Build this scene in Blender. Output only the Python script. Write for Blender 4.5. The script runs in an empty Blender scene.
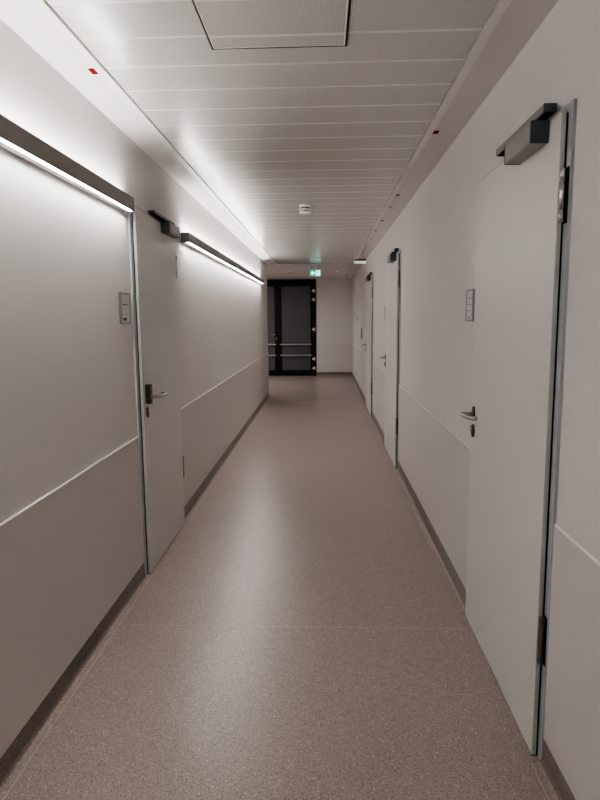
import bpy, bmesh, math, random
from mathutils import Vector, Matrix
random.seed(7)
scn = bpy.context.scene
COL = scn.collection
# ---------------------------------------------------------------- measures
LW, RW, H = -1.055, 0.741, 2.479          # wall planes and ceiling
Y0, YC, YE = -3.6, 11.60, 15.72           # back wall, end of left wall, end wall
SEAM, BASE = 0.838, 0.092
ML, MR, MY = -0.873, 0.566, 11.57         # metal ceiling field

# ---------------------------------------------------------------- materials
def mat(name, col, rough=.5, metal=0, spec=.5, emit=None, es=0, noise=0, nscale=30, bump=0, bscale=200):
    m = bpy.data.materials.new(name); m.use_nodes = True
    nt = m.node_tree; b = nt.nodes['Principled BSDF']
    b.inputs['Base Color'].default_value = (*col, 1)
    b.inputs['Roughness'].default_value = rough
    b.inputs['Metallic'].default_value = metal
    b.inputs['Specular IOR Level'].default_value = spec
    if emit:
        b.inputs['Emission Color'].default_value = (*emit, 1)
        b.inputs['Emission Strength'].default_value = es
    tc = nt.nodes.new('ShaderNodeTexCoord')
    if noise:
        n = nt.nodes.new('ShaderNodeTexNoise'); n.inputs['Scale'].default_value = nscale; n.inputs['Detail'].default_value = 4
        nt.links.new(tc.outputs['Object'], n.inputs['Vector'])
        r = nt.nodes.new('ShaderNodeMapRange')
        r.inputs['To Min'].default_value = 1 - noise; r.inputs['To Max'].default_value = 1 + noise
        nt.links.new(n.outputs['Fac'], r.inputs['Value'])
        v = nt.nodes.new('ShaderNodeVectorMath'); v.operation = 'SCALE'
        v.inputs[0].default_value = col
        nt.links.new(r.outputs['Result'], v.inputs['Scale'])
        nt.links.new(v.outputs[0], b.inputs['Base Color'])
    if bump:
        n2 = nt.nodes.new('ShaderNodeTexNoise'); n2.inputs['Scale'].default_value = bscale
        nt.links.new(tc.outputs['Object'], n2.inputs['Vector'])
        bp = nt.nodes.new('ShaderNodeBump'); bp.inputs['Strength'].default_value = bump; bp.inputs['Distance'].default_value = .002
        nt.links.new(n2.outputs['Fac'], bp.inputs['Height']); nt.links.new(bp.outputs[0], b.inputs['Normal'])
    return m

M = {}
M['wall'] = mat('wall_paint', (.70, .675, .665), .62, noise=.03, nscale=1.3, bump=.15, bscale=260, spec=.3)
M['panel'] = mat('wall_protection_sheet', (.66, .625, .615), .55, noise=.03, nscale=1.5, bump=.1, bscale=300, spec=.35)
M['panel_edge_highlight'] = mat('sheet_edge_highlight', (.95, .93, .91), .4)
M['plaster'] = mat('ceiling_plaster', (.74, .705, .69), .75, noise=.02, nscale=2, spec=.2)
M['leaf'] = mat('door_laminate', (.69, .675, .66), .42, noise=.015, nscale=2, spec=.4)
M['leaf_edge'] = mat('door_edge_band', (.52, .56, .53), .4)
M['frame'] = mat('door_frame_steel', (.46, .48, .50), .38, spec=.5, noise=.02, nscale=5)
M['black'] = mat('black_rubber_and_shade', (.006, .006, .007), .7, spec=.15)
M['cap'] = mat('dark_plastic_cap', (.062, .072, .090), .5, spec=.4)
M['closer'] = mat('closer_bronze_anodised', (.26, .24, .225), .36, metal=.7, noise=.03, nscale=60)
M['steel'] = mat('brushed_steel', (.38, .36, .34), .28, metal=1, noise=.05, nscale=90)
M['dsteel'] = mat('dark_brushed_steel', (.085, .075, .068), .33, metal=1, noise=.05, nscale=90)
M['hsteel'] = mat('highlit_hinge_steel', (.6, .57, .54), .2, metal=1)
M['hsteel_dark'] = mat('darker_hinge_steel', (.22, .19, .17), .35, metal=.8, noise=.05, nscale=90)
M['chrome'] = mat('bright_steel', (.85, .83, .8), .15, metal=1)
M['fascia'] = mat('luminaire_fascia', (.205, .19, .172), .5, noise=.03, nscale=20)
M['housing'] = mat('luminaire_housing', (.80, .77, .76), .5)
M['led'] = mat('led_diffuser', (1, 1, 1), .5, emit=(1, .985, .955), es=25)
M['sign'] = mat('sign_aluminium', (.27, .27, .275), .35, metal=.5)
M['paper'] = mat('sign_paper', (.62, .60, .64), .5)
M['litwhite'] = mat('lit_white_cover', (.9, .89, .87), .4, emit=(1, .97, .93), es=.12)
M['ink'] = mat('sign_ink', (.10, .09, .10), .6)
M['white'] = mat('white_plastic', (.85, .83, .79), .4)
M['red'] = mat('red_sticker', (.20, .0, .006), .8, spec=.02)
M['sticker'] = mat('white_sticker_paper', (.86, .85, .83), .5)
M['trim'] = mat('ceiling_edge_profile', (.80, .78, .75), .45)
M['alu'] = mat('black_aluminium', (.0035, .004, .007), .5, spec=.25)
M['bar'] = mat('push_bar_steel', (.45, .43, .41), .35, metal=.6)
M['green'] = mat('exit_sign_green', (.0, .35, .22), .4, emit=(0, .30, .19), es=.45)
M['glow'] = mat('exit_sign_white', (.9, .95, .93), .4, emit=(.45, 1, .86), es=.6)

def floor_material():
    m = bpy.data.materials.new('speckled_vinyl'); m.use_nodes = True
    nt = m.node_tree; L = nt.links; N = nt.nodes; b = N['Principled BSDF']
    tc = N.new('ShaderNodeTexCoord')
    def ramp(src, stops):
        r = N.new('ShaderNodeValToRGB'); e = r.color_ramp.elements
        e[0].position, e[0].color = stops[0][0], (*stops[0][1], 1)
        e[1].position, e[1].color = stops[1][0], (*stops[1][1], 1)
        for p, c in stops[2:]:
            q = e.new(p); q.color = (*c, 1)
        L.new(src, r.inputs[0]); return r.outputs[0]
    def mix(fac, a, c):
        x = N.new('ShaderNodeMix'); x.data_type = 'RGBA'
        L.new(fac, x.inputs[0])
        for k, s in ((6, a), (7, c)):
            if isinstance(s, tuple): x.inputs[k].default_value = (*s, 1)
            else: L.new(s, x.inputs[k])
        return x.outputs[2]
    n = N.new('ShaderNodeTexNoise'); n.inputs['Scale'].default_value = 1.2; n.inputs['Detail'].default_value = 3
    L.new(tc.outputs['Object'], n.inputs['Vector'])
    base = mix(n.outputs['Fac'], (.305, .249, .226), (.34, .28, .254))
    def flecks(scale, lo, hi, rnd_lo):
        v = N.new('ShaderNodeTexVoronoi'); v.inputs['Scale'].default_value = scale
        L.new(tc.outputs['Object'], v.inputs['Vector'])
        near = ramp(v.outputs['Distance'], [(lo, (1, 1, 1)), (hi, (0, 0, 0))])
        s = N.new('ShaderNodeSeparateColor'); L.new(v.outputs['Color'], s.inputs[0])
        g = N.new('ShaderNodeMath'); g.operation = 'GREATER_THAN'; g.inputs[1].default_value = rnd_lo
        L.new(s.outputs[0], g.inputs[0])
        mu = N.new('ShaderNodeMath'); mu.operation = 'MULTIPLY'
        L.new(near, mu.inputs[0]); L.new(g.outputs[0], mu.inputs[1]); return mu.outputs[0]
    c = mix(flecks(190, .32, .46, .62), base, (.47, .395, .36))
    c = mix(flecks(170, .30, .44, .66), c, (.135, .10, .088))
    c = mix(flecks(100, .20, .28, .84), c, (.68, .60, .55))
    L.new(c, b.inputs['Base Color'])
    b.inputs['Roughness'].default_value = .36
    b.inputs['Specular IOR Level'].default_value = .55
    n3 = N.new('ShaderNodeTexNoise'); n3.inputs['Scale'].default_value = 170; n3.inputs['Detail'].default_value = 2
    L.new(tc.outputs['Object'], n3.inputs['Vector'])
    n4 = N.new('ShaderNodeTexNoise'); n4.inputs['Scale'].default_value = 2.2; n4.inputs['Detail'].default_value = 2
    L.new(tc.outputs['Object'], n4.inputs['Vector'])
    rr = N.new('ShaderNodeMapRange'); rr.inputs['To Min'].default_value = .285; rr.inputs['To Max'].default_value = .315
    L.new(n4.outputs['Fac'], rr.inputs['Value']); L.new(rr.outputs[0], b.inputs['Roughness'])
    bp = N.new('ShaderNodeBump'); bp.inputs['Strength'].default_value = .35; bp.inputs['Distance'].default_value = .001
    L.new(n3.outputs['Fac'], bp.inputs['Height'])
    bp2 = N.new('ShaderNodeBump'); bp2.inputs['Strength'].default_value = .25; bp2.inputs['Distance'].default_value = .01
    L.new(n4.outputs['Fac'], bp2.inputs['Height']); L.new(bp.outputs[0], bp2.inputs['Normal'])
    L.new(bp2.outputs[0], b.inputs['Normal'])
    return m
M['floor'] = floor_material()
M['weld'] = mat('floor_weld_seam', (.46, .385, .355), .4, noise=.05, nscale=60)
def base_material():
    m = M['floor'].copy(); m.name = 'coved_vinyl_skirting_shaded'
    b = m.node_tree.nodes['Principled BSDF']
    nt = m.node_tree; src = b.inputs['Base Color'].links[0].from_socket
    v = nt.nodes.new('ShaderNodeVectorMath'); v.operation = 'SCALE'; v.inputs['Scale'].default_value = .66  # floor colour darkened, putting the shade of upright faces into it
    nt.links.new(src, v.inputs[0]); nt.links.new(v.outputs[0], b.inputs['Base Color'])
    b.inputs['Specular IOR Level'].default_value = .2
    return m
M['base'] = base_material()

def perforated():
    m = bpy.data.materials.new('perforated_metal_panel'); m.use_nodes = True
    nt = m.node_tree; L = nt.links; N = nt.nodes; b = N['Principled BSDF']
    tc = N.new('ShaderNodeTexCoord'); s = N.new('ShaderNodeSeparateXYZ'); L.new(tc.outputs['Object'], s.inputs[0])
    def math_(op, a, c=None):
        x = N.new('ShaderNodeMath'); x.operation = op
        for i, q in enumerate((a, c)):
            if q is None: continue
            if isinstance(q, (int, float)): x.inputs[i].default_value = q
            else: L.new(q, x.inputs[i])
        return x.outputs[0]
    P = .0056
    cx = math_('COSINE', math_('MULTIPLY', s.outputs[0], 2 * math.pi / P))
    cy = math_('COSINE', math_('MULTIPLY', s.outputs[1], 2 * math.pi / P))
    hole = math_('GREATER_THAN', math_('ADD', cx, cy), .35)
    # plain rim along both long edges of each 0.25 m panel
    ph = math_('FRACT', math_('DIVIDE', math_('ADD', s.outputs[1], -2.283 + 25), .25))
    e = math_('ABSOLUTE', math_('SUBTRACT', ph, .5))          # .5 at the joint
    plain = math_('GREATER_THAN', e, .464)
    fac = math_('MULTIPLY', hole, math_('SUBTRACT', 1.0, plain))
    x = N.new('ShaderNodeMix'); x.data_type = 'RGBA'; L.new(fac, x.inputs[0])
    x.inputs[6].default_value = (.74, .72, .69, 1); x.inputs[7].default_value = (.40, .39, .375, 1)
    x2 = N.new('ShaderNodeMix'); x2.data_type = 'RGBA'; L.new(plain, x2.inputs[0]); L.new(x.outputs[2], x2.inputs[6])
    x2.inputs[7].default_value = (.82, .80, .77, 1); x = x2
    L.new(x.outputs[2], b.inputs['Base Color'])
    b.inputs['Roughness'].default_value = .23
    b.inputs['Metallic'].default_value = .0
    b.inputs['Specular IOR Level'].default_value = .5
    return m
M['perf'] = perforated()

def glass_door():
    m = bpy.data.materials.new('grey_frosted_glass'); m.use_nodes = True
    nt = m.node_tree; b = nt.nodes['Principled BSDF']
    b.inputs['Base Color'].default_value = (.10, .103, .105, 1); b.inputs['Roughness'].default_value = .28
    b.inputs['Specular IOR Level'].default_value = .35
    b.inputs['Transmission Weight'].default_value = .15
    return m
M['glass'] = glass_door()

# ---------------------------------------------------------------- mesh helpers
def box(bm, x0, x1, y0, y1, z0, z1, bevel=0, mi=0, segs=2):
    if x0 > x1: x0, x1 = x1, x0
    t = bmesh.new()
    vs = [t.verts.new(p) for p in ((x0, y0, z0), (x1, y0, z0), (x1, y1, z0), (x0, y1, z0), (x0, y0, z1), (x1, y0, z1), (x1, y1, z1), (x0, y1, z1))]
    for f in ((0, 3, 2, 1), (4, 5, 6, 7), (0, 1, 5, 4), (1, 2, 6, 5), (2, 3, 7, 6), (3, 0, 4, 7)):
        t.faces.new([vs[i] for i in f]).material_index = mi
    if bevel: bmesh.ops.bevel(t, geom=t.edges[:], offset=bevel, segments=segs, profile=.5, affect='EDGES')
    for f in t.faces: f.material_index = mi
    merge(bm, t)
def merge(bm, t):
    me = bpy.data.meshes.new('tmp'); t.to_mesh(me); t.free(); bm.from_mesh(me); bpy.data.meshes.remove(me)
def tube(bm, pts, radii, n=14, flat=1.0, cap=True):
    pts = [Vector(p) for p in pts]
    if isinstance(radii, (int, float)): radii = [radii] * len(pts)
    rings = []; up = Vector((0, 0, 1))
    for i, p in enumerate(pts):
        a = pts[max(i - 1, 0)]; c = pts[min(i + 1, len(pts) - 1)]; d = (c - a).normalized()
        s = d.cross(up)
        if s.length < 1e-4: s = d.cross(Vector((0, 1, 0)))
        s.normalize(); w = s.cross(d)
        rings.append([bm.verts.new(p + (s * math.cos(2 * math.pi * k / n) + w * flat * math.sin(2 * math.pi * k / n)) * radii[i]) for k in range(n)])
    for A, B in zip(rings, rings[1:]):
        for k in range(n): bm.faces.new((A[k], A[(k + 1) % n], B[(k + 1) % n], B[k])).smooth = True
    if cap:
        bm.faces.new(rings[0][::-1]); bm.faces.new(rings[-1])
def lathe(bm, c, prof, axis='z', n=32, sx=1, sy=1):
    """prof: (radius, height) pairs, revolved about an axis through c."""
    rings = []
    for r, h in prof:
        ring = []
        for k in range(n):
            u, v = r * sx * math.cos(2 * math.pi * k / n), r * sy * math.sin(2 * math.pi * k / n)
            p = (u, v, h) if axis == 'z' else (h, u, v)
            ring.append(bm.verts.new((c[0] + p[0], c[1] + p[1], c[2] + p[2])))
        rings.append(ring)
    for A, B in zip(rings, rings[1:]):
        for k in range(n): bm.faces.new((A[k], A[(k + 1) % n], B[(k + 1) % n], B[k])).smooth = True
    bm.faces.new(rings[0][::-1]); bm.faces.new(rings[-1])
def world(o):
    p = Vector(o.location)
    while o.parent: o = o.parent; p += Vector(o.location)
    return p
def obj(name, bm, m, parent=None, origin=None, label=None, flip=True):
    """link bm (in world coordinates) as one mesh object; origin is its world pivot."""
    me = bpy.data.meshes.new(name)
    bmesh.ops.recalc_face_normals(bm, faces=bm.faces)
    og = Vector(origin) if origin is not None else (world(parent) if parent else Vector((0, 0, 0)))
    bmesh.ops.translate(bm, verts=bm.verts, vec=-og)
    bm.to_mesh(me); bm.free()
    for k in (m if isinstance(m, (list, tuple)) else [m]): me.materials.append(M[k])
    o = bpy.data.objects.new(name, me); COL.objects.link(o)
    if parent: o.parent = parent; o.location = og - world(parent)
    else: o.location = og
    if label: o['label'] = label
    return o
def empty(name, loc, label=None, cat=None, group=None, kind=None):
    o = bpy.data.objects.new(name, None); COL.objects.link(o); o.location = loc; o.empty_display_size = .1
    return tag(o, label, cat, group, kind)
def tag(o, label=None, cat=None, group=None, kind=None):
    if label: o['label'] = label
    if cat: o['category'] = cat
    if group: o['group'] = group
    if kind: o['kind'] = kind
    return o
B = bmesh.new
def X(side, d):            # depth d out of a wall -> world x ; side +1 right wall, -1 left wall
    return RW - d if side > 0 else LW + d

# ---------------------------------------------------------------- doors' openings
DR = [(1.936, 2.925), (5.96, 7.05), (9.16, 10.24)]     # leaves on the right wall
DL = (3.395, 4.290)                                     # leaf on the left wall
FRW, FLW = .032, .038                                   # frame width shown beyond the leaf
ZL = 2.100                                              # leaf top
def gaps(y0, y1, doors):
    FW = FLW if DL in doors else FRW
    out = []; y = y0
    for a, b in doors: out.append((y, a - FW)); y = b + FW
    out.append((y, y1)); return out

# ---------------------------------------------------------------- room shell
bm = B(); box(bm, -5, RW + .2, Y0 - .2, YE + .2, -.15, 0)
fl = tag(obj('floor', bm, 'floor'), 'taupe speckled vinyl floor of the corridor', 'floor', kind='structure')
bm = B()
for k in range(9):
    y = .8 + 2 * k - 2
    box(bm, LW + .045, RW - .045, y - .0022, y + .0022, -.002, .0006)
obj('weld_seam', bm, 'weld', fl)

def wall(side, name, y0, y1, doors, label):
    FW = FRW if side > 0 else FLW
    bm = B(); t = .18 * side
    x = RW if side > 0 else LW
    for a, b in gaps(y0, y1, doors): box(bm, x, x + t, a, b, 0, H + .1)
    for a, b in doors: box(bm, x, x + t, a - FW, b + FW, ZL + .025, H + .1)
    for a, b in doors: box(bm, x + t, x + t * 1.1, a - FW, b + FW, 0, ZL + .05)
    w = tag(obj(name, bm, 'wall'), label, 'wall', kind='structure')
    for a, b in gaps(y0, y1, doors):
        bm = B(); box(bm, X(side, 0), X(side, .006), a, b, BASE, SEAM - .003)
        obj('protection_panel', bm, 'panel', w)
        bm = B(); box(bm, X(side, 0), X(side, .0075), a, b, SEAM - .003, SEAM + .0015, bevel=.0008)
        obj('panel_edge_highlight', bm, 'panel_edge_highlight', w)  # near-white strip paints the highlight along the sheet's top edge
    return w
def coved(bm, p0, p1, out):
    """skirting along p0->p1 with a cove into the floor; out = unit vector into the room"""
    prof = [(0, BASE), (.006, BASE), (.007, BASE - .002), (.007, .030)]
    for k in range(1, 7):
        a = math.pi / 2 * k / 6
        prof.append((.007 + .028 * (1 - math.cos(a)), .030 - .0285 * math.sin(a)))
    prof += [(.040, .0014), (.0445, .0012), (.0445, 0), (0, 0)]
    rows = [[bm.verts.new((p[0] + out[0] * d, p[1] + out[1] * d, z)) for d, z in prof] for p in (p0, p1)]
    n = len(prof)
    for k in range(n):
        bm.faces.new((rows[0][k], rows[0][(k + 1) % n], rows[1][(k + 1) % n], rows[1][k])).material_index = 0 if k < 6 else (2 if k == n - 4 else 1)
    bm.faces.new(rows[0]); bm.faces.new(rows[1][::-1])

wr = wall(1, 'wall_right', Y0, YE, DR, 'white right corridor wall with a pale lower protection sheet')
wl = wall(-1, 'wall_left', Y0, YC, [DL], 'white left corridor wall under the two long wall lights')
bm = B()
for a, b in gaps(Y0, YE, DR): coved(bm, (RW, a), (RW, b), (-1, 0))
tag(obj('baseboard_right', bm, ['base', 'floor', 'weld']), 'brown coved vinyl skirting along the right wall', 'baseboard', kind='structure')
bm = B()
for a, b in gaps(Y0, YC, [DL]): coved(bm, (LW, a), (LW, b), (1, 0))
coved(bm, (LW + .007, YC), (-5, YC), (0, 1))
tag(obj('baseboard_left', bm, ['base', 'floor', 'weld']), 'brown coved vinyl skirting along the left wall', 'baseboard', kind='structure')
bm = B()
coved(bm, (-.185, YE), (RW, YE), (0, -1))
coved(bm, (-5, YE), (-2.16, YE), (0, -1))
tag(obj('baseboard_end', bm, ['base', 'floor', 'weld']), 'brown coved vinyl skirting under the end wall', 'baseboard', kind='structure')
# end wall with the double-door opening
DX0, DX1, DZ = -2.14, -.185, 2.455
bm = B()
box(bm, DX1, RW + .2, YE, YE + .2, 0, H + .1); box(bm, -5, DX0, YE, YE + .2, 0, H + .1); box(bm, DX0, DX1, YE, YE + .2, DZ, H + .1)
we = tag(obj('wall_end', bm, 'wall'), 'plain white end wall right of the black double door', 'wall', kind='structure')
bm = B(); box(bm, DX1 + .004, RW - .01, YE - .006, YE, BASE, SEAM); obj('protection_panel', bm, 'panel', we)
bm = B(); box(bm, -5.2, -5, YC - .2, YE + .2, 0, H + .1)
tag(obj('wall_side', bm, 'wall'), 'wall closing the dark side corridor', 'wall', kind='structure')
bm = B(); box(bm, -5, LW - .18, YC - .18, YC, 0, H + .1)
tag(obj('wall_return', bm, 'wall'), 'wall along the near side of the side corridor', 'wall', kind='structure')
bm = B(); box(bm, LW - .2, RW + .2, Y0 - .2, Y0, 0, H + .1)
tag(obj('wall_back', bm, 'wall'), 'wall closing the corridor behind the viewer', 'wall', kind='structure')
# dim lobby behind the glass doors
bm = B(); box(bm, -3.2, .8, 18.4, 18.5, 0, 2.8); box(bm, -3.2, .8, YE + .2, 18.4, 2.6, 2.7); box(bm, -3.2, .8, YE + .2, 18.4, -.1, 0)
box(bm, -3.3, -3.2, YE + .2, 18.4, 0, 2.8); box(bm, .8, .9, YE + .2, 18.4, 0, 2.8)
tag(obj('wall_lobby', bm, 'wall'), 'walls of the unlit lobby behind the glass doors', 'wall', kind='structure')

# ceiling -------------------------------------------------------
HX0, HX1, HY0, HY1 = -.407, .089, 1.785, 2.388        # near hatch
FX0, FX1, FY0, FY1 = -.418, .082, 10.36, 11.0         # far hatch
ce = empty('ceiling', (0, 0, H), 'white ceiling with a central field of perforated metal panels', 'ceiling', kind='structure')
bm = B()
box(bm, -5.2, ML, Y0 - .2, YE + .2, H, H + .15) ; box(bm, MR, RW + .2, Y0 - .2, YE + .2, H, H + .15)
box(bm, ML, MR, MY, YE + .2, H, H + .15)
obj('plaster_border', bm, 'plaster', ce)
bm = B()
PIT = .25; k0 = int((Y0 - 2.283) / PIT) - 1
k = k0
while 2.283 + k * PIT < MY - .02:
    a = max(2.283 + k * PIT + .0006, Y0); b = min(2.283 + (k + 1) * PIT - .0006, MY - .012); k += 1
    if b - a < .02: continue
    segs = [(ML + .014, MR - .014, a, b)]
    for hx0, hx1, hy0, hy1 in ((HX0, HX1, HY0, HY1), (FX0, FX1, FY0, FY1)):
        new = []
        for x0, x1, ya, yb in segs:
            if yb <= hy0 or ya >= hy1: new.append((x0, x1, ya, yb)); continue
            if ya < hy0: new.append((x0, x1, ya, hy0))
            if yb > hy1: new.append((x0, x1, hy1, yb))
            m0, m1 = max(ya, hy0), min(yb, hy1)
            new += [(x0, hx0, m0, m1), (hx1, x1, m0, m1)]
        segs = new
    for x0, x1, ya, yb in segs: box(bm, x0, x1, ya, yb, H + .004, H + .03, bevel=.0012, segs=1)
obj('perforated_panel_field', bm, 'perf', ce, origin=(0, 0, H))
bm = B(); box(bm, ML, MR, Y0, MY, H + .05, H + .12); obj('ceiling_void', bm, 'black', ce)
bm = B()
for x0, x1 in ((ML - .026, ML + .009), (MR - .009, MR + .026)): box(bm, x0, x1, Y0, MY + .01, H - .003, H + .02, bevel=.001, segs=1)
box(bm, ML - .026, MR + .026, MY - .009, MY + .02, H - .003, H + .02, bevel=.001, segs=1)
obj('edge_profile', bm, 'trim', ce)
def hatch(x0, x1, y0, y1, label):
    t = empty('ceiling_hatch', ((x0 + x1) / 2, (y0 + y1) / 2, H), label, 'hatch', 'hatches in the metal ceiling')
    bm = B(); g = .006
    box(bm, x0 + g, x1 - g, y0 + g, y1 - g - .005, H + .001, H + .02, bevel=.0015, segs=1)
    obj('hatch_panel', bm, 'perf', t, origin=(0, 0, H))
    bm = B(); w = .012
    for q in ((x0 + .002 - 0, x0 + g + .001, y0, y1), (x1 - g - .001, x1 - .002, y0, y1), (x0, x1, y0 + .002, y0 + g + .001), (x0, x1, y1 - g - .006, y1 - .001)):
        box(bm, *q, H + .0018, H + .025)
    obj('shadow_gap', bm, 'black', t)  # black strips line the gap, its shade put into their colour
    bm = B()
    for q in ((x0 + g + .001, x0 + g + .007, y0 + g, y1 - .014), (x1 - g - .007, x1 - g - .001, y0 + g, y1 - .014), (x0 + g + .006, x1 - g - .006, y1 - .020, y1 - .014), (x0 + g + .006, x1 - g - .006, y0 + g, y0 + g + .006)):
        box(bm, *q, H - .0005, H + .002)
    bmesh.ops.remove_doubles(bm, verts=bm.verts, dist=.0011)
    obj('rim', bm, 'trim', t)
hatch(HX0, HX1, HY0, HY1, 'square perforated access hatch in the near ceiling at the top edge')
hatch(FX0, FX1, FY0, FY1, 'small far access hatch in the metal ceiling above the exit sign')

# ---------------------------------------------------------------- doors
def door(idx, side, y0, y1, hinge, label, box_handle=False):
    FW = FRW if side > 0 else FLW
    x = X(side, 0)
    d = empty('door_%d' % idx, (x, (y0 + y1) / 2, 0), label, 'door', kind='structure')
    def bx(bm, d0, d1, *r, **k): box(bm, X(side, d0), X(side, d1), *r, **k)
    bm = B()
    for a, b in ((y0 - FW, y0 + .020), (y1 - .020, y1 + FW)): bx(bm, -.12, .010, a, b, 0, ZL + .025, bevel=.0012)
    bx(bm, -.12, .010, y0 + .0195, y1 - .0195, ZL - .03, ZL + .025)
    obj('door_frame', bm, 'frame', d)
    bm = B()                                                   # seal in the gap between leaf and frame
    for a, b in ((y0 + .003, y0 + .012), (y1 - .012, y1 - .003)): bx(bm, .009, .0175, a, b, .004, ZL - .003)
    bx(bm, .009, .0175, y0 + .003, y1 - .003, ZL - .012, ZL - .003)
    bx(bm, -.02, .028, y0 + .004, y1 - .004, .0005, .0065)
    obj('door_seal', bm, 'black', d)
    bm = B()
    t = B()
    lo, hi = sorted((X(side, .0165), X(side, .031)))
    box(t, lo, hi, y0, y1, .006, ZL, bevel=.0012, segs=1)
    for f in t.faces: f.material_index = 0 if abs(f.normal.x) > .9 else 1
    merge(bm, t)
    bx(bm, -.022, .0165, y0 + .024, y1 - .024, .009, ZL - .034)
    leaf = obj('door_leaf', bm, ['leaf', 'leaf_edge'], d)
    hy, sg = (y0, 1) if hinge == 'near' else (y1, -1)          # sg: from the hinge towards the handle
    for z0, z1 in ((.350, .510), (1.778, 1.934)):
        bm = B(); L = z1 - z0
        cx, cy = X(side, .0215 if hinge == 'near' else .029), hy - sg * .0085
        prof = []
        for a, b in ((0, .235), (.245, .755), (.765, 1)):
            prof += [(.0075, a * L), (.0092, a * L + .001), (.0092, b * L - .001), (.0075, b * L)]
        lathe(bm, (cx, cy, z0), prof, n=20)
        h = obj('hinge', bm, 'hsteel' if z0 > 1 else 'hsteel_dark', d)  # upper hinges lighter, their highlights put into the colour; lower ones darker
        bm = B(); bx(bm, .0095, .0125, min(hy - sg * .026, hy + sg * .006), max(hy - sg * .026, hy + sg * .006), z0 - .004, z1 + .004, bevel=.001)
        obj('hinge_plate', bm, 'black', h)
    # closer on the leaf and slide rail on the frame head
    ya, yb = sorted((hy + sg * .095, hy + sg * .375))
    bm = B(); bx(bm, .031, .090, ya + .004, yb - .004, 2.037, 2.104, bevel=.006)
    cb = obj('closer_body', bm, 'closer', d)
    bm = B()
    bx(bm, .0315, .0905, ya, ya + .006, 2.0365, 2.1045, bevel=.0025)
    bx(bm, .0315, .0905, yb - .006, yb, 2.0365, 2.1045, bevel=.0025)
    obj('end_cap', bm, 'cap', cb)
    ra, rb = sorted((hy + sg * .10, hy + sg * .63))
    if side < 0: ra += .06
    r0, r1 = (2.131, 2.156) if side > 0 else (2.127, 2.141)
    bm = B(); bx(bm, .010, .050, ra + .004, rb - .004, r0, r1, bevel=.0015)
    rl = obj('slide_rail', bm, 'closer', d)
    bm = B(); bx(bm, .014, .046, ra + .002, rb - .002, r0 - .0025, r0 + .001)
    obj('rail_slot', bm, 'black', rl)
    bm = B()
    for a in (ra, rb - .005): bx(bm, .0105, .0505, a, a + .005, r0 - .0005, r1 + .0005, bevel=.001)
    obj('end_cap', bm, 'cap', rl)
    bm = B()                                                   # pivot and arm
    pv = hy + sg * .16
    lathe(bm, (X(side, .058), pv, 2.1035), [(.014, 0), (.014, .014), (.010, .016)], n=20)
    arm_end = hy + sg * .42
    t = B(); box(t, -.010, .010, 0, abs(arm_end - pv), 2.116, 2.124, bevel=.001)
    dx = X(side, .030) - X(side, .058); dy = arm_end - pv
    bmesh.ops.rotate(t, verts=t.verts, cent=(0, 0, 0), matrix=Matrix.Rotation(math.atan2(-dx, dy), 3, 'Z'))
    bmesh.ops.translate(t, verts=t.verts, vec=(X(side, .058), pv, 0)); merge(bm, t)
    lathe(bm, (X(side, .030), arm_end, 2.122), [(.007, 0), (.007, .012)], n=14)
    obj('closer_arm', bm, 'black', d)
    # handle
    ky = (y1 if hinge == 'near' else y0) - sg * .055
    if box_handle:
        ky = y0 + .062
        bm = B(); bx(bm, .031, .062, ky - .022, ky + .022, 1.012, 1.126, bevel=.004)
        ro = obj('handle_escutcheon', bm, 'dsteel', d); n0 = .06; zl = 1.052
    else:
        bm = B(); lathe(bm, (X(side, .031), ky, 1.044), [(1.0, 0), (1.0, -side * .006), (.93, -side * .0075)], axis='x', sx=.021, sy=.034, n=32)
        ro = obj('handle_escutcheon', bm, 'dsteel', d); n0 = .04; zl = 1.042
    # lever: neck out of the leaf, then a bow that bends back to the leaf, as on the photo
    P = [(n0 - .004, 0), (n0 + .02, 0), (.078, -sg * .001), (.088, -sg * .006), (.093, -sg * .016), (.093, -sg * .035), (.090, -sg * .07), (.084, -sg * .10), (.074, -sg * .122), (.062, -sg * .134), (.050, -sg * .138)]
    if box_handle:
        P = [(n0 - .004, 0), (.085, 0), (.098, -sg * .003), (.106, -sg * .014), (.110, -sg * .04), (.115, -sg * .09), (.117, -sg * .135), (.110, -sg * .160), (.094, -sg * .174), (.070, -sg * .178)]
    bm = B(); tube(bm, [(X(side, a), ky + b, zl) for a, b in P], [.0100] + [.0092] * (len(P) - 2) + [.0088], n=16)
    obj('lever_handle', bm, 'steel', d)
    kz = .962
    bm = B(); lathe(bm, (X(side, .031), ky, kz), [(1.0, 0), (1.0, -side * .007), (.9, -side * .009)], axis='x', sx=.020, sy=.031, n=32)
    es = obj('keyhole_escutcheon', bm, 'dsteel', d)
    bm = B(); lathe(bm, (X(side, .038), ky, kz + .009), [(.0105, 0), (.0105, -side * .010)], axis='x', n=20)
    bx(bm, .038, .046, ky - .0035, ky + .0035, kz - .017, kz + .005, bevel=.001)
    obj('lock_cylinder', bm, 'chrome', es)
    return d
door(1, 1, *DR[0], 'near', 'large pale door nearest the viewer on the right wall, with dark-capped door closer')
door(2, 1, *DR[1], 'near', 'middle pale door on the right wall, between the near door and the farthest one')
door(3, 1, *DR[2], 'near', 'farthest pale door on the right wall, below the white box light')
door(4, -1, *DL, 'far', 'pale grey door in the left wall between the two long wall lights', box_handle=True)

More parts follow.
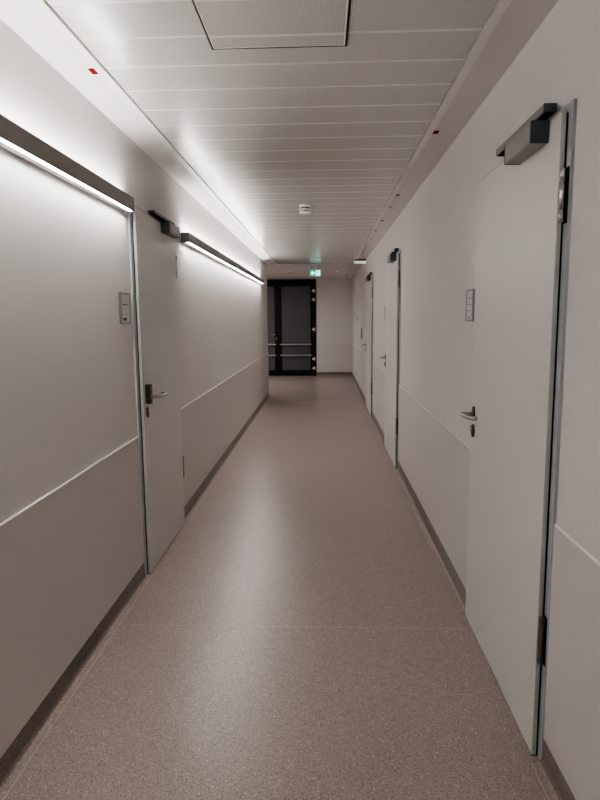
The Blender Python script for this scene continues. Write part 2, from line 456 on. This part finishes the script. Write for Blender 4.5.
# black glazed double door ---------------------------------------
dd = empty('door_5', ((DX0 + DX1) / 2, YE, 0), 'black framed glass double door at the end of the corridor', 'door', kind='structure')
bm = B(); FD0, FD1 = YE - .02, YE + .10
box(bm, DX1 - .055, DX1, FD0, FD1, 0, DZ, bevel=.002); box(bm, DX0, DX0 + .055, FD0, FD1, 0, DZ, bevel=.002)
box(bm, DX0, DX1, FD0, FD1, DZ - .075, DZ, bevel=.002)
obj('door_frame', bm, 'alu', dd)
XM = -1.162
for nm, x0, x1 in (('right', XM + .002, DX1 - .058), ('left', DX0 + .058, XM - .002)):
    bm = B(); s = .085; zt = DZ - .078; ya, yb = YE - .018, YE + .05
    box(bm, x0, x0 + s, ya, yb, .012, zt, bevel=.002); box(bm, x1 - s, x1, ya, yb, .012, zt, bevel=.002)
    box(bm, x0 + s - .004, x1 - s + .004, ya, yb, .012, .145, bevel=.002); box(bm, x0 + s - .004, x1 - s + .004, ya, yb, zt - .095, zt, bevel=.002)
    lf = obj('door_leaf', bm, 'alu', dd)
    bm = B(); box(bm, x0 + s - .01, x1 - s + .01, YE + .01, YE + .022, .14, zt - .09)
    obj('glass_pane', bm, 'glass', lf)
    for z in (.535, .815):
        bm = B(); box(bm, x0 + .05, x1 - .045, YE - .072, YE - .050, z - .013, z + .013, bevel=.005)
        box(bm, x0 + .055, x0 + .085, YE - .060, YE - .017, z - .011, z + .011, bevel=.002); box(bm, x1 - .08, x1 - .05, YE - .060, YE - .017, z - .011, z + .011, bevel=.002)
        obj('push_bar', bm, 'bar', lf)
    if nm == 'left':
        hx = x1 - .045
        bm = B(); lathe(bm, (hx, YE - .019, 1.055), [(.02, 0), (.02, .01)], n=20)
        tube(bm, [(hx, YE - .018, 1.06), (hx, YE - .06, 1.06), (hx - .02, YE - .066, 1.06), (hx - .12, YE - .066, 1.06)], .009)
        obj('lever_handle', bm, 'steel', lf)
        bm = B(); box(bm, hx - .015, hx + .015, YE - .028, YE - .017, .93, .99, bevel=.005)
        obj('keyhole_escutcheon', bm, 'steel', lf)
for z in (2.165, 1.945, 1.19, .435, .195):
    bm = B(); hx = DX1 - .052
    tube(bm, [(hx, YE - .028, z - .042), (hx, YE - .028, z + .042)], .012, n=16)
    box(bm, hx - .052, hx - .002, YE - .030, YE - .017, z - .018, z + .018, bevel=.003)
    box(bm, hx + .002, hx + .030, YE - .030, YE - .017, z + .012, z + .042, bevel=.003)
    box(bm, hx + .002, hx + .030, YE - .030, YE - .017, z - .042, z - .012, bevel=.003)
    obj('hinge', bm, 'white', dd, label='pale hinge')

# ---------------------------------------------------------------- wall lights
def wall_light(y0, y1, label):
    t = empty('wall_light', (LW, (y0 + y1) / 2, 2.06), label, 'wall light', 'long wall lights on the left wall')
    bm = B()
    box(bm, LW + .057, LW + .062, y0, y1, 2.058, 2.130, bevel=.0008, segs=1)
    box(bm, LW + .0005, LW + .058, y0, y0 + .006, 2.058, 2.130, bevel=.0008, segs=1)
    box(bm, LW + .0005, LW + .058, y1 - .006, y1, 2.058, 2.130, bevel=.0008, segs=1)
    obj('fascia', bm, 'fascia', t, label='dark taupe fascia with end caps')
    bm = B(); box(bm, LW + .020, LW + .0565, y0 + .007, y1 - .007, 2.067, 2.122)
    box(bm, LW + .012, LW + .040, y0 + .007, y1 - .007, 2.0575, 2.128)
    for k in range(4):
        yy = y0 + (y1 - y0) * (k + .5) / 4
        box(bm, LW + .0005, LW + .02, yy - .03, yy + .03, 2.08, 2.11)
    obj('housing', bm, 'housing', t)
    for z0, z1, nm in ((2.0635, 2.067, 'lower'), (2.122, 2.1285, 'upper')):
        bm = B(); box(bm, LW + .040, LW + .0565, y0 + .008, y1 - .008, z0, z1)
        obj('diffuser', bm, 'led', t, label='glowing white %s diffuser strip' % nm)
wall_light(-.30, 3.282, 'near long lit wall light, cut off by the left edge of the photo')
wall_light(4.600, 10.36, 'far long lit wall light beyond the door on the left wall')

# ---------------------------------------------------------------- small things
def room_sign(side, y0, y1, z0, z1, label, full=True):
    t = empty('room_sign', (X(side, 0), (y0 + y1) / 2, z0), label, 'sign', 'room signs beside the doors')
    def bx(bm, d0, d1, *r, **k): box(bm, X(side, d0), X(side, d1), *r, **k)
    bm = B(); bx(bm, .0005, .009, y0, y1, z0, z1, bevel=.002)
    bx(bm, .008, .013, y0, y0 + .010, z0, z1, bevel=.001); bx(bm, .008, .013, y1 - .010, y1, z0, z1, bevel=.001)
    bx(bm, .008, .013, y0, y1, z1 - .008, z1, bevel=.001); bx(bm, .008, .013, y0, y1, z0, z0 + .008, bevel=.001)
    obj('sign_holder', bm, 'sign', t)
    bm = B(); bx(bm, .0085, .0105, y0 + .011, y1 - .011, z0 + .009, z1 - .009)
    pp = obj('paper_insert', bm, 'paper', t)
    h = z1 - z0
    if full:
        bm = B()
        for q in (.60,):
            for a, b in ((.2, .46), (.5, .62), (.66, .8)): bx(bm, .0105, .0110, y0 + (y1 - y0) * a, y0 + (y1 - y0) * b, z0 + h * q, z0 + h * q + .006)
        for q in (.30, .47): bx(bm, .0105, .0110, y0 + .02, y1 - .02, z0 + h * q, z0 + h * q + .0015)
        bx(bm, .0105, .0112, y0 + .03, y0 + .085, z0 + .018, z0 + .034)
        obj('printed_lines', bm, 'ink', pp)
    else:
        bm = B()
        for q in (.34, .53, .72): bx(bm, .0105, .0110, y0 + .013, y1 - .013, z0 + h * q, z0 + h * q + .002)
        bx(bm, .0105, .0112, y0 + .06, y0 + .085, z0 + .016, z0 + .024)
        obj('printed_lines', bm, 'ink', pp)
room_sign(-1, 3.145, 3.295, 1.472, 1.636, 'grey room sign with a dark printed square, left of the left wall door')
room_sign(1, 3.040, 3.182, 1.472, 1.630, 'room sign behind the far edge of the nearest right door', False)
room_sign(1, 7.24, 7.385, 1.472, 1.630, 'room sign just past the middle right door', False)

def plate(name, side, y0, y1, z0, z1, m, label, cat, rocker=True):
    t = empty(name, (X(side, 0), (y0 + y1) / 2, z0), label, cat)
    bm = B(); box(bm, X(side, .0005 if z0 > SEAM else .0065), X(side, .011), y0, y1, z0, z1, bevel=.002); obj('cover_plate', bm, m, t)
    bm = B()
    if rocker: box(bm, X(side, .0105), X(side, .015), y0 + .012, y1 - .012, z0 + .012, z1 - .012, bevel=.002)
    else: lathe(bm, (X(side, .0105), (y0 + y1) / 2, (z0 + z1) / 2), [(.022, 0), (.022, -side * .003), (.018, -side * .004)], axis='x', n=24)
    obj('rocker' if rocker else 'socket_face', bm, m, t)
plate('light_switch', 1, 8.93, 9.02, .985, 1.075, 'white', 'white light switch on the wall before the farthest right door', 'switch')
plate('wall_socket', 1, 8.93, 9.02, .235, .325, 'white', 'white socket low on the wall before the farthest right door', 'socket', False)
t = empty('control_panel', (RW, 11.78, 1.08), 'slim grey control plate on the right wall past the farthest door', 'control panel')
bm = B(); box(bm, RW - .0005, RW - .016, 11.74, 11.86, 1.08, 1.285, bevel=.003); obj('panel_housing', bm, 'frame', t)
bm = B(); box(bm, RW - .0155, RW - .019, 11.76, 11.84, 1.11, 1.17, bevel=.001); box(bm, RW - .0155, RW - .019, 11.76, 11.84, 1.19, 1.26, bevel=.001); obj('push_button', bm, 'sign', t)
plate('wall_button', 1, 13.30, 13.38, 1.42, 1.50, 'frame', 'small dark wall button on the right wall near the end wall', 'button')

# red marker stickers along the ceiling borders
def sticker(x, y, label, red=True, s=1.0):
    t = empty('marker_sticker', (x, y, H), label, 'sticker', 'small markers along the ceiling borders')
    bm = B(); box(bm, x - .024 * s, x + .020 * s, y - .040 * s, y + .042 * s, H - .0012, H - .0002)
    obj('backing', bm, 'sticker', t)
    bm = B(); box(bm, x - .0165 * s, x + .0165 * s, y - .030 * s, y + .030 * s, H - .0020, H - .0011)
    q = obj('red_field', bm, 'red' if red else 'redpale', t)
    if red and s > .9 and y < 4:
        bm = B()
        for k in range(3): box(bm, x - .008 + k * .007, x - .006 + k * .007, y - .012 + k * .003, y + .010, H - .0024, H - .0019)
        obj('printed_mark', bm, 'redpale', q)
M['redpale'] = mat('faded_red_print', (.17, .04, .04), .8, spec=.02)
od = ['second', 'third', 'fourth', 'fifth', 'sixth', 'seventh', 'eighth', 'ninth']
sticker(-.910, 2.547, 'large red and white marker sticker above the near left wall light')
for k, y in enumerate((5.778, 6.273, 6.786, 7.264, 7.814, 8.286, 8.949, 9.70)):
    sticker(-.910, y, 'small faded marker, %s one along the left ceiling border' % od[k], False, .8)
sticker(.605, 3.455, 'dark red marker sticker on the right ceiling border, nearest the viewer')
for k, y in enumerate((5.156, 5.701, 6.476, 7.205, 7.971, 8.741, 9.50)):
    sticker(.607, y, 'small reddish marker, %s one along the right ceiling border' % od[k], k in (0, 2, 3), .9 if k in (0, 2, 3) else .75)

# smoke detector
t = empty('smoke_detector', (-.158, 5.58, H + .004), 'round white smoke detector under the middle of the metal ceiling', 'smoke detector')
bm = B(); lathe(bm, (-.158, 5.58, H + .004), [(.052, 0), (.052, -.016), (.047, -.020)], n=40); obj('mounting_base', bm, 'white', t)
bm = B(); lathe(bm, (-.158, 5.58, H + .004), [(.044, -.020), (.044, -.029)], n=40); obj('sensor_slot', bm, 'black', t)
bm = B(); lathe(bm, (-.158, 5.58, H + .004), [(.050, -.029), (.054, -.033), (.054, -.055), (.050, -.066), (.036, -.072), (.034, -.071), (.0, -.071)][:-1] + [(.02, -.073), (.004, -.0735)], n=40)
sh = obj('detector_head', bm, 'white', t)
bm = B()
for k in range(12):
    a = 2 * math.pi * k / 12; q = B(); box(q, .0525, .0548, -.009, .009, H - .053, H - .046)
    bmesh.ops.rotate(q, verts=q.verts, cent=(0, 0, 0), matrix=Matrix.Rotation(a, 3, 'Z')); bmesh.ops.translate(q, verts=q.verts, vec=(-.158, 5.58, 0)); merge(bm, q)
obj('vent_slots', bm, 'black', sh)

# white box light near the right wall
t = empty('ceiling_light', (.645, 10.75, H), 'slim white box light on the ceiling beside the right wall', 'ceiling light')
bm = B(); box(bm, .550, .730, 10.65, 10.85, H - .034, H + .0, bevel=.002); obj('mounting_base', bm, 'cap', t)
bm = B(); box(bm, .540, .732, 10.64, 10.86, H - .062, H - .033, bevel=.005); obj('cover', bm, 'litwhite', t)

# far flush ceiling spots
for x, y, lb in ((-.729, 13.63, 'small round fitting in the far ceiling above the black double door'), (.257, 13.49, 'small round fitting in the far ceiling right of the exit sign'), (.554, 14.45, 'small round fitting in the far ceiling corner by the right wall')):
    t = empty('ceiling_fitting', (x, y, H), lb, 'ceiling fitting', 'flush fittings in the far ceiling')
    bm = B(); lathe(bm, (x, y, H), [(.055, 0), (.055, -.004), (.050, -.006)], n=28); obj('ring', bm, 'housing', t)
    bm = B(); lathe(bm, (x, y, H), [(.034, -.0062), (.030, -.016), (.012, -.018)], n=24); obj('center_cap', bm, 'sign', t)

# exit sign
SX0, SX1, SY, SZ0, SZ1 = -.250, -.046, 11.70, 2.268, 2.380
t = empty('exit_sign', ((SX0 + SX1) / 2, SY, H), 'green and white glowing exit sign hanging before the black double door', 'exit sign')
for x in (SX0 + .04, SX1 - .04):
    bm = B(); tube(bm, [(x, SY, SZ1 + .012), (x, SY, H)], .004, n=10)
    obj('hanger_rod', bm, 'sign', t)
bm = B(); box(bm, SX0, SX1, SY - .014, SY + .014, SZ1, SZ1 + .014, bevel=.002); obj('sign_housing', bm, 'housing', t)
bm = B(); box(bm, SX0, SX1, SY - .004, SY + .004, SZ0, SZ1); pn = obj('sign_panel', bm, 'green', t)
def shape(name, polys, m, dy=-.0048):
    bm = B()
    for P in polys:
        vs = [bm.verts.new((SX0 + u * (SX1 - SX0), SY + dy, SZ0 + v * (SZ1 - SZ0))) for u, v in P]
        f = bm.faces.new(vs)
        r = bmesh.ops.extrude_face_region(bm, geom=[f]); bmesh.ops.translate(bm, verts=[g for g in r['geom'] if isinstance(g, bmesh.types.BMVert)], vec=(0, .0010, 0))
    obj(name, bm, m, pn)
shape('arrow', [[(.09, .50), (.27, .84), (.27, .66)], [(.09, .5), (.27, .66), (.27, .34)], [(.09, .5), (.27, .34), (.27, .16)], [(.26, .63), (.43, .63), (.43, .37), (.26, .37)]], 'glow')
shape('doorway', [[(.55, .06), (.94, .06), (.94, .94), (.55, .94)]], 'glow')
disc = [(.735 + .036 * math.cos(a * math.pi / 5), .80 + .066 * math.sin(a * math.pi / 5)) for a in range(10)]
shape('running_figure', [disc, [(.68, .70), (.77, .70), (.80, .42), (.71, .42)], [(.58, .58), (.60, .66), (.70, .70), (.70, .62)], [(.76, .68), (.86, .56), (.84, .50), (.75, .60)],
      [(.71, .44), (.77, .44), (.68, .28), (.57, .22), (.56, .28), (.65, .34)], [(.75, .44), (.80, .44), (.86, .26), (.82, .12), (.78, .14), (.80, .26)]], 'green', dy=-.0056)

# ---------------------------------------------------------------- light, camera, look
w = bpy.data.worlds.new('World'); scn.world = w; w.use_nodes = True
w.node_tree.nodes['Background'].inputs[0].default_value = (.5, .5, .5, 1); w.node_tree.nodes['Background'].inputs[1].default_value = .0

def area(name, loc, size, power, col=(1, .96, .92), rot=(0, 0, 0)):
    l = bpy.data.lights.new(name, 'AREA'); l.shape = 'RECTANGLE'; l.size, l.size_y = size; l.energy = power; l.color = col
    o = bpy.data.objects.new(name, l); COL.objects.link(o); o.location = loc; o.rotation_euler = rot
area('side_corridor_fill', (-2.3, 13.6, H - .03), (.6, 1.6), 16)  # added fill to brighten the corridor end, no lamp known there

def camera():
    f, pitch, yaw, roll = 609.1, .1349, .0390, -.0083
    fw = Vector((-math.sin(yaw) * math.cos(pitch), math.cos(yaw) * math.cos(pitch), -math.sin(pitch)))
    r = Vector((math.cos(yaw), math.sin(yaw), 0)); u = r.cross(fw)
    c, s = math.cos(roll), math.sin(roll)
    r2, u2 = c * r + s * u, -s * r + c * u
    cd = bpy.data.cameras.new('camera'); cam = bpy.data.objects.new('camera', cd); COL.objects.link(cam)
    cd.sensor_fit = 'HORIZONTAL'; cd.sensor_width = 36; cd.lens = 36 * f / 600; cd.clip_start = .02
    m = Matrix((r2, u2, -fw)).transposed().to_4x4(); m.translation = (0, 0, 1.5)
    cam.matrix_world = m; scn.camera = cam
camera()
scn.view_settings.view_transform = 'AgX'
scn.view_settings.look = 'AgX - Medium High Contrast'
scn.view_settings.exposure = 1.90
scn.cycles.use_denoising = True
scn.cycles.max_bounces = 16
scn.cycles.diffuse_bounces = 10
scn.cycles.sample_clamp_indirect = 8
